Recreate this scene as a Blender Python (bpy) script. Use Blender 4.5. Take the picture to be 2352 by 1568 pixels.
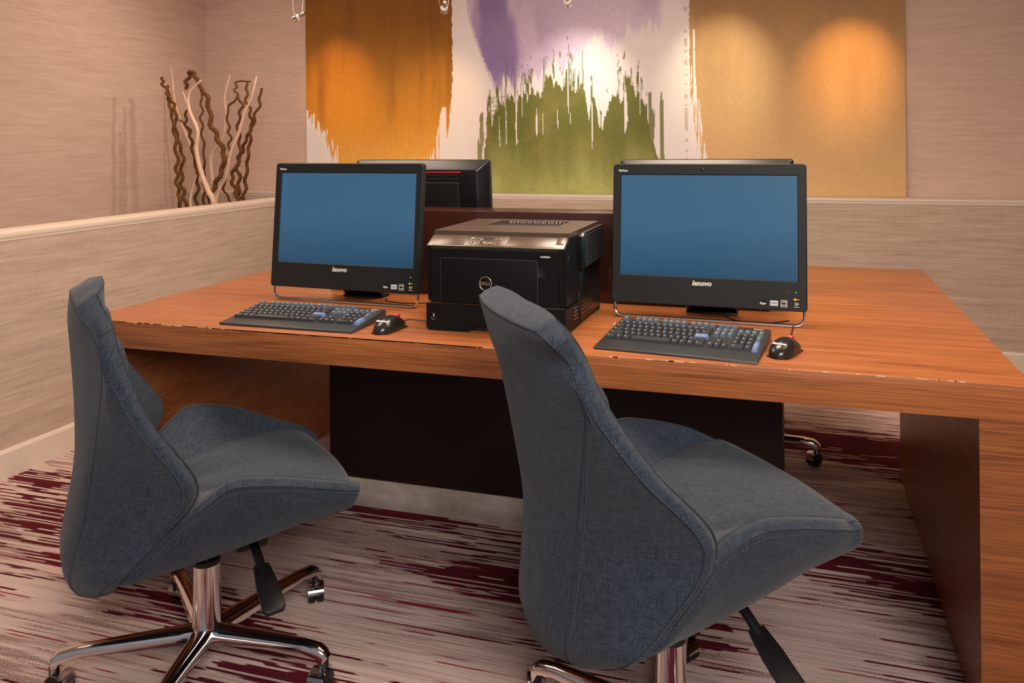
import bpy, bmesh, math, random
import numpy as np
from mathutils import Vector, Matrix, noise as mnoise
random.seed(7)
for o in list(bpy.data.objects): bpy.data.objects.remove(o)
SC = bpy.context.scene
COL = SC.collection
PI = math.pi

# ---------------------------------------------------------------- camera
F_PX, YAW, ROLL, PPX, PPY = 1835.2, .2935, -.0095, 1270.2, 318.9
CAM = Vector((0, -1.878, 1.2747))
_d = Vector((-math.sin(YAW), math.cos(YAW), 0)); _r = Vector((math.cos(YAW), math.sin(YAW), 0)); _u = Vector((0, 0, 1))
_r3 = _r*math.cos(ROLL) + _u*math.sin(ROLL); _u3 = _u*math.cos(ROLL) - _r*math.sin(ROLL)
cam_data = bpy.data.cameras.new('camera')
cam = bpy.data.objects.new('camera', cam_data); COL.objects.link(cam)
cam.matrix_world = Matrix(((_r3.x, _u3.x, -_d.x, CAM.x), (_r3.y, _u3.y, -_d.y, CAM.y), (_r3.z, _u3.z, -_d.z, CAM.z), (0, 0, 0, 1)))
cam_data.sensor_fit = 'HORIZONTAL'; cam_data.sensor_width = 36
cam_data.lens = F_PX/2352*36
cam_data.shift_x = (1176-PPX)/2352
cam_data.shift_y = -(784-PPY)/2352
cam_data.clip_start = .05
SC.camera = cam

# ---------------------------------------------------------------- world, exposure, room lights and added fills
SC.view_settings.view_transform = 'Standard'; SC.view_settings.look = 'None'
SC.view_settings.exposure = 0.0; SC.view_settings.gamma = 1; SC.view_settings.use_curve_mapping = False
SC.render.film_transparent = False
W = bpy.data.worlds.new('world'); SC.world = W; W.use_nodes = True
W.node_tree.nodes['Background'].inputs[0].default_value = (.80, .80, .88, 1)
W.node_tree.nodes['Background'].inputs[1].default_value = .26
def area(name, loc, size, power, color, target=None, sy=None, spread=PI):
    l = bpy.data.lights.new(name, 'AREA'); l.shape = 'RECTANGLE'; l.size = size; l.size_y = sy or size
    l.energy = power; l.color = color; l.spread = spread
    o = bpy.data.objects.new(name, l); COL.objects.link(o); o.location = loc
    if target: o.rotation_euler = (Vector(target)-Vector(loc)).to_track_quat('-Z', 'Y').to_euler()
    return o
area('ceiling_light_left', (-2.3, 0.5, 2.66), 1.0, 35, (1, .76, .58))
area('ceiling_light_middle', (-.5, 0.60, 2.66), .8, 44, (1, .80, .62))
area('right_fill_light', (.75, .35, 2.66), .8, 21, (1, .74, .50))  # added overhead fill that lifts the right end of the desk
area('ceiling_light_back_left', (-3.5, 1.9, 2.66), .7, 8, (1, .76, .60))
area('front_fill_light', (.9, -2.7, 2.5), 1.5, 40, (1, .91, .82), (-.9, .4, .95), spread=math.radians(95))  # added fill from behind the camera, brightening chairs and desk front

# ---------------------------------------------------------------- helpers
def tag(o, label=None, cat=None, group=None, kind=None):
    if label: o['label'] = label
    if cat: o['category'] = cat
    if group: o['group'] = group
    if kind: o['kind'] = kind
    return o
def empty(name, loc=(0, 0, 0), rz=0, label=None, cat=None, group=None):
    o = bpy.data.objects.new(name, None); COL.objects.link(o); o.location = loc; o.rotation_euler = (0, 0, rz)
    o.empty_display_size = .05
    return tag(o, label, cat, group)
def smooth_by(me, ang=35):
    for p in me.polygons: p.use_smooth = True
    try: me.set_sharp_from_angle(angle=math.radians(ang))
    except Exception: pass
def obj(name, bm, m, parent=None, smooth=True, ang=35):
    me = bpy.data.meshes.new(name)
    if isinstance(bm, bpy.types.Mesh): me = bm
    else:
        bmesh.ops.recalc_face_normals(bm, faces=bm.faces); bm.to_mesh(me); bm.free()
    if m is not None:
        me.materials.clear()
        for x in (m if isinstance(m, (list, tuple)) else [m]): me.materials.append(x)
    if smooth: smooth_by(me, ang)
    o = bpy.data.objects.new(name, me); COL.objects.link(o)
    if parent: o.parent = parent
    return o
def struct(name, bm, m, **k):
    o = obj(name, bm, m, **k); o['kind'] = 'structure'; return o
def B(): return bmesh.new()
def box(bm, x0, x1, y0, y1, z0, z1, bev=0, seg=2, M=None):
    vs = [bm.verts.new((x, y, z)) for z in (z0, z1) for y in (y0, y1) for x in (x0, x1)]
    fs = [bm.faces.new([vs[i] for i in f]) for f in ((0, 2, 3, 1), (4, 5, 7, 6), (0, 1, 5, 4), (2, 6, 7, 3), (0, 4, 6, 2), (1, 3, 7, 5))]
    if bev:
        es = list({e for f in fs for e in f.edges})
        r = bmesh.ops.bevel(bm, geom=es, offset=bev, segments=seg, profile=.5, affect='EDGES')
        vs = list({v for f in r['faces'] for v in f.verts} | {v for v in vs if v.is_valid})
    if M is not None:
        for v in vs: v.co = M @ v.co
    return bm
def frame_of(t):
    t = t.normalized(); a = Vector((0, 0, 1)) if abs(t.z) < .9 else Vector((1, 0, 0))
    n = t.cross(a).normalized(); return n, t.cross(n).normalized()
def tube(bm, pts, r, n=10, closed=False, caps=True, sy=1.0):
    pts = [Vector(p) for p in pts]; N = len(pts); rings = []; pn = None
    for i, p in enumerate(pts):
        a = pts[i-1] if (i > 0 or closed) else p; b = pts[(i+1) % N] if (i < N-1 or closed) else p
        t = (b-a).normalized()
        if pn is None: nn, bb = frame_of(t)
        else:
            nn = (pn - t*pn.dot(t)).normalized(); bb = t.cross(nn)
        pn = nn
        rr = r[i] if isinstance(r, (list, tuple)) else r
        rings.append([bm.verts.new(p + (nn*math.cos(2*PI*k/n) + bb*math.sin(2*PI*k/n)*sy)*rr) for k in range(n)])
    for i in range(N if closed else N-1):
        A, C = rings[i], rings[(i+1) % N]
        for k in range(n): bm.faces.new((A[k], A[(k+1) % n], C[(k+1) % n], C[k]))
    if caps and not closed:
        bm.faces.new(rings[0]); bm.faces.new(rings[-1])
    return bm
def lathe(bm, prof, n=24, M=None):
    rings = []
    for r, z in prof:
        rings.append([bm.verts.new((r*math.cos(2*PI*k/n), r*math.sin(2*PI*k/n), z)) for k in range(n)] if r > 1e-6 else [bm.verts.new((0, 0, z))])
    for A, C in zip(rings, rings[1:]):
        for k in range(n):
            if len(A) == 1 and len(C) == 1: continue
            if len(A) == 1: bm.faces.new((A[0], C[k], C[(k+1) % n]))
            elif len(C) == 1: bm.faces.new((A[k], A[(k+1) % n], C[0]))
            else: bm.faces.new((A[k], A[(k+1) % n], C[(k+1) % n], C[k]))
    if M is not None:
        for R in rings:
            for v in R: v.co = M @ v.co
    return bm
def cr(P, s, closed=False):
    """Catmull-Rom through points P, s samples per span"""
    P = [Vector(p) for p in P]; out = []
    n = len(P)
    for i in range(n-1):
        p1, p2 = P[i], P[i+1]; p0 = P[i-1] if i > 0 else p1*2-p2; p3 = P[i+2] if i+2 < n else p2*2-p1
        for k in range(s):
            t = k/s
            out.append(.5*((2*p1) + (p2-p0)*t + (2*p0-5*p1+4*p2-p3)*t*t + (3*p1-p0-3*p2+p3)*t**3))
    out.append(P[-1]); return out
def prism(bm, poly, ax, a0, a1, bev=0):
    """extrude polygon; ax 'x': poly=(y,z); 'y': poly=(x,z); 'z': poly=(x,y)"""
    f = {'x': lambda p, a: (a, p[0], p[1]), 'y': lambda p, a: (p[0], a, p[1]), 'z': lambda p, a: (p[0], p[1], a)}[ax]
    A = [bm.verts.new(f(p, a0)) for p in poly]; C = [bm.verts.new(f(p, a1)) for p in poly]; n = len(poly)
    fs = [bm.faces.new(A), bm.faces.new(C[::-1])] + [bm.faces.new((A[i], C[i], C[(i+1) % n], A[(i+1) % n])) for i in range(n)]
    bmesh.ops.recalc_face_normals(bm, faces=fs)
    if bev: bmesh.ops.bevel(bm, geom=list({e for q in fs for e in q.edges}), offset=bev, segments=2, profile=.5, affect='EDGES')
    return bm
def rrect(x0, x1, y0, y1, r, n=5):
    out = []
    for cx, cy, a in ((x1-r, y0+r, -90), (x1-r, y1-r, 0), (x0+r, y1-r, 90), (x0+r, y0+r, 180)):
        for k in range(n+1):
            t = math.radians(a+90*k/n); out.append((cx+r*math.cos(t), cy+r*math.sin(t)))
    return out

# ---------------------------------------------------------------- materials
class NT:
    def __init__(s, name):
        s.m = bpy.data.materials.new(name); s.m.use_nodes = True; s.t = s.m.node_tree; s.b = s.t.nodes['Principled BSDF']
    def n(s, ty, **k):
        nd = s.t.nodes.new('ShaderNode'+ty)
        for a, v in k.items():
            if a.startswith('_'): setattr(nd, a[1:], v)
        return nd
    def l(s, a, b): s.t.links.new(a, b)
    def inp(s, nd, i, v):
        if hasattr(v, 'is_output') or isinstance(v, bpy.types.NodeSocket): s.l(v, nd.inputs[i])
        else: nd.inputs[i].default_value = v
    def vec(s, scale, src='Object', loc=(0, 0, 0), rot=(0, 0, 0)):
        tc = s.n('TexCoord'); mp = s.n('Mapping'); mp.inputs['Scale'].default_value = scale; mp.inputs['Location'].default_value = loc; mp.inputs['Rotation'].default_value = rot
        s.l(tc.outputs[src], mp.inputs[0]); return mp.outputs[0]
    def noise(s, vec, scale=1, detail=3, rough=.5, dist=0):
        nd = s.n('TexNoise'); s.l(vec, nd.inputs['Vector']); nd.inputs['Scale'].default_value = scale
        nd.inputs['Detail'].default_value = detail; nd.inputs['Roughness'].default_value = rough; nd.inputs['Distortion'].default_value = dist
        return nd.outputs[0]
    def ramp(s, f, stops, interp='LINEAR'):
        nd = s.n('ValToRGB'); s.l(f, nd.inputs[0]); e = nd.color_ramp.elements; nd.color_ramp.interpolation = interp
        while len(e) > 1: e.remove(e[-1])
        e[0].position = stops[0][0]; c = stops[0][1]; e[0].color = (*c, 1) if len(c) == 3 else c
        for p, c in stops[1:]:
            q = e.new(p); q.color = (*c, 1)
        return nd.outputs[0]
    def mix(s, f, a, b, mode='MIX'):
        nd = s.n('MixRGB'); nd.blend_type = mode
        for i, v in ((0, f), (1, a), (2, b)):
            if isinstance(v, bpy.types.NodeSocket): s.l(v, nd.inputs[i])
            else: nd.inputs[i].default_value = v if i == 0 else (*v, 1)
        return nd.outputs[0]
    def math(s, op, a, b=0):
        nd = s.n('Math'); nd.operation = op; s.inp(nd, 0, a); s.inp(nd, 1, b); return nd.outputs[0]
    def bump(s, h, strength=.2, dist=.001):
        nd = s.n('Bump'); s.l(h, nd.inputs['Height']); nd.inputs['Strength'].default_value = strength; nd.inputs['Distance'].default_value = dist
        s.l(nd.outputs[0], s.b.inputs['Normal'])
    def col(s, c): s.inp(s.b, 'Base Color', c if isinstance(c, bpy.types.NodeSocket) else (*c, 1)); return s
    def set(s, **k):
        for a, v in k.items(): s.inp(s.b, {'rough': 'Roughness', 'metal': 'Metallic', 'spec': 'Specular IOR Level', 'coat': 'Coat Weight', 'sheen': 'Sheen Weight'}[a], v)
        return s
def plain(name, c, rough=.5, metal=0, spec=.5, nz=0, nscale=400):
    t = NT(name).col(c).set(rough=rough, metal=metal, spec=spec)
    v = t.noise(t.vec((1, 1, 1)), nscale, 2)
    t.col(t.mix(.5, c, t.ramp(v, [(0, tuple(x*(1-.25) for x in c)), (1, tuple(min(1, x*1.25) for x in c))])))
    if nz: t.bump(v, nz, .0004)
    return t.m
def emis(name, c, s):
    t = NT(name).col((0, 0, 0)); t.b.inputs['Emission Color'].default_value = (*c, 1); t.b.inputs['Emission Strength'].default_value = s; return t.m

def wallpaper(name, dark, light, sx=7, sz=130):
    t = NT(name).set(rough=.85, spec=.2)
    v = t.vec((sx, sx, sz)); a = t.noise(v, 1, 4, .6)
    v2 = t.vec((2.2, 2.2, 38), loc=(3, 1, 2)); b = t.noise(v2, 1, 3, .6)
    v3 = t.vec((300, 300, 26)); c3 = t.noise(v3, 1, 2, .5)
    f = t.math('ADD', t.math('MULTIPLY', a, .5), t.math('ADD', t.math('MULTIPLY', b, .3), t.math('MULTIPLY', c3, .2)))
    t.col(t.ramp(f, [(.34, dark), (.66, light)])); t.bump(f, .35, .002); return t.m
def wood(name, k='xlong', tint=1.0):
    sc = {'xlong': (.9, 30, 30), 'ylong': (1.4, 1.4, 34)}[k]
    t = NT(name).set(rough=.3, spec=.5)
    warp = t.noise(t.vec((1.3, 3, 3)), 1, 2, .5)
    vv = t.vec(sc); add = t.n('VectorMath'); add.operation = 'ADD'; t.l(vv, add.inputs[0])
    cmb = t.n('CombineXYZ'); w3 = t.math('MULTIPLY', warp, 3.2); t.l(w3, cmb.inputs[1]); t.l(w3, cmb.inputs[2]); t.l(cmb.outputs[0], add.inputs[1])
    a = t.noise(add.outputs[0], 1.6, 6, .62, .3)
    fine = t.noise(t.vec((sc[0]*5, sc[1]*11, sc[2]*11)), 1, 3, .5)
    T = lambda c: tuple(x*tint for x in c)
    c1 = t.ramp(a, [(.22, T((.11, .034, .012))), (.38, T((.235, .073, .023))), (.52, T((.36, .118, .037))), (.68, T((.41, .138, .045))), (.85, T((.27, .083, .026)))])
    c2 = t.mix(.42, c1, t.ramp(fine, [(.34, T((.085, .026, .010))), (.5, T((.33, .105, .034))), (.62, T((.50, .17, .055)))]))
    t.col(c2); t.set(rough=t.math('ADD', t.math('MULTIPLY', fine, .12), .26)); t.bump(fine, .06, .0005); return t.m
def fabric(name):
    t = NT(name).set(rough=.9, spec=.1, sheen=.12)
    a = t.noise(t.vec((26, 430, 1), 'UV'), 1, 4, .7); b = t.noise(t.vec((430, 26, 1), 'UV', loc=(5, 9, 0)), 1, 4, .7)
    a2 = t.noise(t.vec((60, 1300, 1), 'UV', loc=(3, 1, 0)), 1, 2, .6); b2 = t.noise(t.vec((1300, 60, 1), 'UV', loc=(8, 2, 0)), 1, 2, .6)
    big = t.noise(t.vec((7, 7, 7)), 1, 2)
    lo = t.math('MINIMUM', a, b); f = t.math('ADD', t.math('MULTIPLY', lo, .55), t.math('MULTIPLY', t.math('ADD', a2, b2), .225)); f = t.math('ADD', f, t.math('MULTIPLY', t.math('SUBTRACT', big, .5), .06))
    t.col(t.ramp(f, [(.33, (.0045, .0072, .0125)), (.44, (.0185, .0265, .041)), (.56, (.052, .066, .089))])); t.bump(f, .3, .0012); return t.m
def carpet():
    t = NT('carpet_striped').set(rough=.95, spec=.1)
    wob = t.noise(t.vec((9, 9, 1)), 1, 3, .7)
    vv = t.vec((1, 1, 1)); sep = t.n('SeparateXYZ'); t.l(vv, sep.inputs[0])
    y = t.math('ADD', sep.outputs[1], t.math('MULTIPLY', t.math('SUBTRACT', wob, .5), .004))
    def stripe(n, xs, seed):      # rows of yarn, each with its own run of colour along x
        row = t.math('FLOOR', t.math('MULTIPLY', y, n)); c = t.n('CombineXYZ')
        t.l(t.math('MULTIPLY', sep.outputs[0], xs), c.inputs[0]); t.l(t.math('MULTIPLY', row, 7.31), c.inputs[1]); c.inputs[2].default_value = seed
        return t.noise(c.outputs[0], 1, 2, .5)
    s1, s2, s3 = stripe(140, 2.6, 1), stripe(250, 1.5, 11), stripe(60, 1.5, 23)
    def jmask(n, amp, sc, loc, seed):     # large soft shapes whose outline steps from row to row
        row = t.math('FLOOR', t.math('MULTIPLY', y, n)); wn = t.n('TexWhiteNoise'); wn.noise_dimensions = '1D'; t.l(t.math('ADD', row, seed), wn.inputs['W'])
        c = t.n('CombineXYZ'); t.l(t.math('ADD', t.math('MULTIPLY', sep.outputs[0], sc[0]), t.math('ADD', t.math('MULTIPLY', wn.outputs[0], amp), loc[0])), c.inputs[0])
        t.l(t.math('ADD', t.math('MULTIPLY', sep.outputs[1], sc[1]), loc[1]), c.inputs[1]); return t.noise(c.outputs[0], 1, 2, .5, .3)
    mask = jmask(140, .30, (1.15, 2.3), (2.7, .9), 3.5)
    mask2 = jmask(140, .5, (1.6, 3.0), (7.3, 4.1), 9.5)
    fib = t.noise(t.vec((330, 330, 1)), 1, 2)
    base = t.mix(t.ramp(s2, [(.42, (0, 0, 0)), (.5, (1, 1, 1))]), (.47, .345, .315), (.62, .475, .44))
    brn = t.mix(t.math('MULTIPLY', t.ramp(t.math('ADD', t.math('MULTIPLY', mask2, .7), t.math('MULTIPLY', s1, .5)), [(.60, (0, 0, 0)), (.66, (1, 1, 1))]), t.ramp(fib, [(.45, (0, 0, 0)), (.55, (1, 1, 1))])), base, (.17, .085, .075))
    mk = t.math('ADD', t.math('MULTIPLY', mask, 1.0), t.math('ADD', t.math('MULTIPLY', s1, .62), t.math('MULTIPLY', s3, .12)))
    mar = t.mix(t.ramp(mk, [(.915, (0, 0, 0)), (.925, (1, 1, 1))]), brn, (.085, .010, .016))
    mar = t.mix(t.math('MULTIPLY', t.ramp(mk, [(.915, (0, 0, 0)), (.925, (1, 1, 1))]), t.ramp(s2, [(.52, (0, 0, 0)), (.56, (1, 1, 1))])), mar, (.125, .012, .024))
    cr_ = t.mix(t.ramp(s2, [(.655, (0, 0, 0)), (.67, (1, 1, 1))]), mar, (.235, .018, .035))
    fin = t.mix(.5, cr_, t.mix(1, cr_, t.ramp(fib, [(.2, (.55, .55, .55)), (.75, (1.25, 1.25, 1.25))]), 'MULTIPLY'))
    t.col(fin); t.bump(fib, .7, .004); return t.m

M_WALL_UP = wallpaper('wallpaper_upper', (.53, .385, .315), (.71, .54, .455))
M_WALL_LOW = wallpaper('wallpaper_low', (.38, .29, .225), (.60, .475, .38), 5, 95)
M_TRIM = plain('painted_trim', (.72, .62, .53), .45)
M_CEIL = plain('ceiling_paint', (.72, .66, .60), .9)
M_CARPET = carpet()
M_WOODX = wood('walnut_laminate', 'xlong'); M_WOODY = wood('walnut_laminate_side', 'ylong', .8)
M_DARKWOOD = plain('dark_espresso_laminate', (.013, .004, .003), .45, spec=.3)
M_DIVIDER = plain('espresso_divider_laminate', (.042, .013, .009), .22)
M_PLINTH = NT('scuffed_metal_plinth').set(rough=.5, metal=.2)
_n = M_PLINTH.noise(M_PLINTH.vec((9, 9, 14)), 1, 5, .65)
M_PLINTH.col(M_PLINTH.ramp(_n, [(.3, (.34, .28, .24)), (.55, (.50, .44, .39)), (.75, (.66, .61, .56))])); M_PLINTH = M_PLINTH.m
M_FABRIC = fabric('blue_grey_woven_fabric')
M_SEAM = plain('dark_seam_piping', (.016, .020, .032), .9)  # dark tubing laid along the seams
M_THREAD = plain('pale_thread', (.055, .072, .10), .85)
M_CHROME = NT('polished_chrome').col((.82, .80, .79)).set(metal=1, rough=.09)
M_CHROME.bump(M_CHROME.noise(M_CHROME.vec((30, 30, 30)), 1, 2), .02, .001); M_CHROME = M_CHROME.m
M_STEEL = plain('brushed_steel', (.55, .52, .50), .28, 1)
M_BLACK = plain('black_plastic', (.006, .006, .0062), .5, spec=.15, nz=.25, nscale=1500)
M_BLACKG = plain('satin_black_plastic', (.005, .005, .006), .3)
M_BEZEL = plain('charcoal_bezel', (.014, .0155, .0155), .5, spec=.3, nz=.2, nscale=1800)
M_KEYB = plain('keyboard_black', (.030, .031, .032), .38, nz=.15, nscale=1500)
M_KEY = plain('black_keycap', (.030, .033, .037), .42)
M_KEYG = plain('slate_keycap', (.085, .11, .145), .42)
M_KEYBLUE = plain('blue_keycap', (.15, .21, .42), .45)
M_WHITE = plain('white_print', (.72, .72, .70), .6)
M_SILVER = plain('silver_print', (.62, .61, .56), .35)
M_BRONZE = plain('bronze_emblem', (.33, .25, .18), .35, .5)
M_RED = plain('red_plastic', (.55, .02, .03), .4)
M_YELLOW = plain('yellow_print', (.85, .62, .02), .5)
M_LED = emis('green_led', (.05, 1, .25), 1.6)
M_PRTOP = plain('printer_top_glow_tint', (.072, .042, .024), .33, spec=1.0, nz=.15, nscale=1500)  # dark plastic whose base colour carries the reflected orange glow
M_CERAMIC = plain('white_ceramic', (.85, .85, .85), .4)
M_RUBBER = plain('black_rubber', (.004, .004, .004), .5)
def screen_mat():
    t = NT('lit_blue_screen').col((.01, .012, .016)).set(rough=.25)
    v = t.vec((1, 1, 1)); sep = t.n('SeparateXYZ'); t.l(v, sep.inputs[0])
    f = t.math('ADD', t.math('MULTIPLY', sep.outputs[2], 3.4), t.math('MULTIPLY', t.noise(t.vec((4, 4, 30)), 1, 2), .12))
    c = t.ramp(f, [(0.06, (.006, .044, .092)), (.45, (.010, .060, .120)), (1.0, (.033, .112, .197))])
    t.l(c, t.b.inputs['Emission Color']); t.b.inputs['Emission Strength'].default_value = 1.0; return t.m
M_SCREEN = screen_mat()

def text(name, body, size, m, parent, M, shear=0, bold=0, extr=.0003, sx=1, align='CENTER'):
    cu = bpy.data.curves.new(name, 'FONT'); cu.body = body; cu.size = size; cu.shear = shear; cu.offset = bold; cu.extrude = extr
    cu.align_x = align; cu.align_y = 'CENTER'; cu.resolution_u = 3
    ob = bpy.data.objects.new(name, cu); COL.objects.link(ob); bpy.context.view_layer.update()
    me = bpy.data.meshes.new_from_object(ob.evaluated_get(bpy.context.evaluated_depsgraph_get()))
    bpy.data.objects.remove(ob); me.transform(M @ Matrix.Diagonal((sx, 1, 1, 1)))
    return obj(name, me, m, parent, smooth=False)
# text standing on a wall facing -y
FACE = Matrix.Rotation(PI/2, 4, 'X')

# ---------------------------------------------------------------- the room
b = B(); box(b, -4.4, 3.3, -4.2, 3.4, -.05, 0); struct('floor', b, M_CARPET, smooth=False)
b = B(); box(b, -4.4, 3.3, -1.9, 3.4, 2.7, 2.75); struct('ceiling', b, M_CEIL, smooth=False)
XL, YB = -2.896, 2.925
b = B(); box(b, -4.34, 3.3, 3.13, 3.25, 0, 2.7); struct('wall_back', b, M_WALL_UP, smooth=False)
b = B(); box(b, -4.36, -4.24, -4.2, 3.25, 0, 2.7); struct('wall_left', b, M_WALL_UP, smooth=False)
b = B(); box(b, 3.2, 3.3, -4.2, 3.13, 0, 2.7); struct('wall_right', b, M_WALL_UP, smooth=False)
b = B(); box(b, XL-.14, XL, -4.2, YB, 0, .904); struct('wall_left_low', b, M_WALL_LOW, smooth=False)
b = B(); box(b, -4.24, 3.2, YB, 3.129, 0, .896); struct('wall_back_low', b, M_WALL_LOW, smooth=False)
b = B(); box(b, XL-.155, XL+.004, -4.2, YB, .914, .936, .002); box(b, XL-.15, XL+.0015, -4.2, YB, .904, .914); struct('trim_1', b, M_TRIM)
b = B(); box(b, -4.24, 3.2, YB-.006, 3.129, .907, .921, .002); box(b, -4.24, 3.2, YB-.002, 3.12, .895, .907); struct('trim_2', b, M_TRIM)
b = B(); prism(b, [(XL, 0), (XL+.014, 0), (XL+.014, .098), (XL+.009, .110), (XL, .110)], 'y', -4.2, YB); struct('baseboard_left', b, M_TRIM, smooth=False)
b = B(); prism(b, [(YB, 0), (YB-.014, 0), (YB-.014, .098), (YB-.009, .110), (YB, .110)], 'x', XL+.014, 3.2); struct('baseboard_back', b, M_TRIM, smooth=False)

# ---------------------------------------------------------------- the mural
def vnoise(x, y, seed=0):
    xi, yi = np.floor(x).astype(int), np.floor(y).astype(int); xf, yf = x-xi, y-yi
    def h(a, b_):
        n = (a*374761393 + b_*668265263 + seed*974711) & 0x7fffffff
        n = ((n ^ (n >> 13))*1274126177) & 0x7fffffff
        return ((n ^ (n >> 16)) & 0xffff)/65535.
    u, v = xf*xf*(3-2*xf), yf*yf*(3-2*yf)
    return (h(xi, yi)*(1-u)+h(xi+1, yi)*u)*(1-v) + (h(xi, yi+1)*(1-u)+h(xi+1, yi+1)*u)*v
def fbm(x, y, seed=0, o=4):
    s, a, t = 0, .5, 0
    for k in range(o):
        s = s+a*vnoise(x*2**k, y*2**k, seed+k*17); t += a; a *= .5
    return s/t
def mural():
    X0, X1, Z0, Z1, Y = -3.352, .612, .922, 2.45, 3.10
    nx, nz = 1000, 400
    u, v = np.meshgrid(np.linspace(0, 1, nx+1), np.linspace(0, 1, nz+1))
    x = X0+(X1-X0)*u; z = Z1-(Z1-Z0)*v
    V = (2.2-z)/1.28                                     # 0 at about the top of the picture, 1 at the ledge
    sm = lambda a, b_, t: np.clip((t-a)/(b_-a), 0, 1)
    st = lambda t: t*t*(3-2*t)
    fine = fbm(x*90, z*90, 3, 3); streak = fbm(x*70, z*2.2, 5, 4); wide = fbm(x*9, z*1.3, 8, 4); blot = fbm(x*5, z*5, 12, 4)
    C = lambda r, g, b_: np.array([r, g, b_])[None, None, :]*np.ones(u.shape)[..., None]
    mixc = lambda a, b_, f: a*(1-f[..., None])+b_*f[..., None]
    white = C(.86, .80, .80)*(1-.10*wide[..., None])
    img = white.copy()
    # ochre field, torn brush ends at the bottom
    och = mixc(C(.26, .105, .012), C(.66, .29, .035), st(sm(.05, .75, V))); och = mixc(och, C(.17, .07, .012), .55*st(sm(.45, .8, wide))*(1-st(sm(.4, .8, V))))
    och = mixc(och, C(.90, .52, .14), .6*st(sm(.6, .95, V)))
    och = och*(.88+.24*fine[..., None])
    edge = .80+.16*(fbm(u*34, u*0+3, 21, 4)-.5)*2+.10*(streak-.5)*2-.16*st(sm(.05, .0, u))+.10*st(sm(.03, .12, u))-.05*st(sm(.2, .27, u))
    ub = .288-.018*st(sm(.35, 1, V))+.004*(fbm(u*3, z*40, 31, 3)-.5)
    dry = (streak < .66-.25*st(sm(.0, .05, u-ub+.05))).astype(float)
    f = (u < ub)*(V < edge)*np.maximum(dry, (V < edge-.13)*(u < ub-.03*V))
    f = np.maximum(f, (u < ub+.02*0)*(V < .55)*1.0)
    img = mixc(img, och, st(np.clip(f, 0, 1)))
    # violet wash
    lb = .316+.055*V+.10*np.clip(V-.1, 0, 1)**1.4+.004*(fbm(u*2, z*60, 41, 3)-.5)
    rb = .655-.05*st(sm(.25, .5, V))+.02*(wide-.5)
    low = .44-.30*np.clip((u-.40)/.3, 0, 1)*1.1+.10*(fbm(u*60, u*0, 43, 4)-.5)*2+.10*(streak-.5)
    vi = mixc(C(.60, .47, .68), C(.21, .12, .37), st(sm(.40, .66, fbm(x*4.2, z*1.6, 47, 4)))*st(sm(.50, .38, u)))
    vi = mixc(vi, C(.76, .65, .76), st(sm(.40, .56, u))*(.45+.55*st(sm(.1, .5, V)))); vi = mixc(vi, C(.44, .33, .50), .6*st(sm(.585, .625, u))*st(sm(.25, .0, V)))
    vi = vi*(.86+.28*fine[..., None])
    soft = st(sm(0, .004, u-lb))*st(sm(0, .02, rb-u))*st(sm(0, .05, low-V))
    img = mixc(img, vi, soft*(.80+.2*blot))
    rim = np.exp(-((u-lb)/.0012)**2)*(V < low); img = mixc(img, C(.30, .20, .30), .55*rim)
    # green field with ragged dry-brush top
    top = .63-.22*np.exp(-((u-.475)/.055)**2)-.20*np.exp(-((u-.60)/.022)**2)-.12*np.exp(-((u-.385)/.03)**2)+.14*(fbm(u*110, u*0+9, 53, 4)-.5)*2
    top2 = top-.10*(streak > .57)-.08*(streak > .66)
    gl = .362-.02*V+.006*(fbm(u*3, z*30, 57, 3)-.5); gr = .622+.03*st(sm(.6, 1.0, V))+.004*(fbm(u*3, z*40, 59, 3)-.5)
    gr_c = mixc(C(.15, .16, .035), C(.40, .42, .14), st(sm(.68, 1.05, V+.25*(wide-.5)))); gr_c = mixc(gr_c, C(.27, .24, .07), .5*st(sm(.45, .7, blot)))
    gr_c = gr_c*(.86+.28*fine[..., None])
    g = (V > top2)*(u > gl)*(u < gr)
    slits = (streak > .70)*(V < top+.22)*(V > top2)
    g = g*(1-slits)
    side = ((u > .325)*(u <= gl)*(V > .55+.9*(gl-u)*4)*(streak > .56)) + ((u >= gr)*(u < .655)*(V > .5)*(streak < .40))
    speck = (u > .335)*(u <= .385)*(V > .5)*(fine > .52)
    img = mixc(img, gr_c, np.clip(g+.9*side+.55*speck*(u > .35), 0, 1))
    # tan field on the right
    tb = .690+.016*st(sm(.4, 1, V))+.004*(fbm(u*2, z*50, 61, 3)-.5)
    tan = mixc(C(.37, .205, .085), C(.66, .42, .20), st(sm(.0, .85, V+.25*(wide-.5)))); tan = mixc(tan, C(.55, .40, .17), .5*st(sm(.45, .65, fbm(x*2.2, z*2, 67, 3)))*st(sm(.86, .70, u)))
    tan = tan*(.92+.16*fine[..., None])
    tf = (u > tb).astype(float)*np.where((u < tb+.012)*(streak > .6)*(V > .2), 0, 1)
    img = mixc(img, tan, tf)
    dots = np.exp(-((u-.684)/.0022)**2)*(fbm(u*2, z*42, 71, 2) > .55); img = mixc(img, C(.40, .28, .20), .7*dots)
    img = np.clip(img, 0, 1)
    N = (nx+1)*(nz+1)
    co = np.stack([x, np.full_like(x, Y), z], -1).reshape(-1, 3)
    i = np.arange(nz)[:, None]*(nx+1)+np.arange(nx)[None, :]
    q = np.stack([i, i+nx+1, i+nx+2, i+1], -1).reshape(-1, 4)
    # solid panel: four side strips and a back
    ex = np.array([[X0, Y, Z0], [X1, Y, Z0], [X1, Y, Z1], [X0, Y, Z1], [X0, Y+.028, Z0], [X1, Y+.028, Z0], [X1, Y+.028, Z1], [X0, Y+.028, Z1]])
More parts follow.
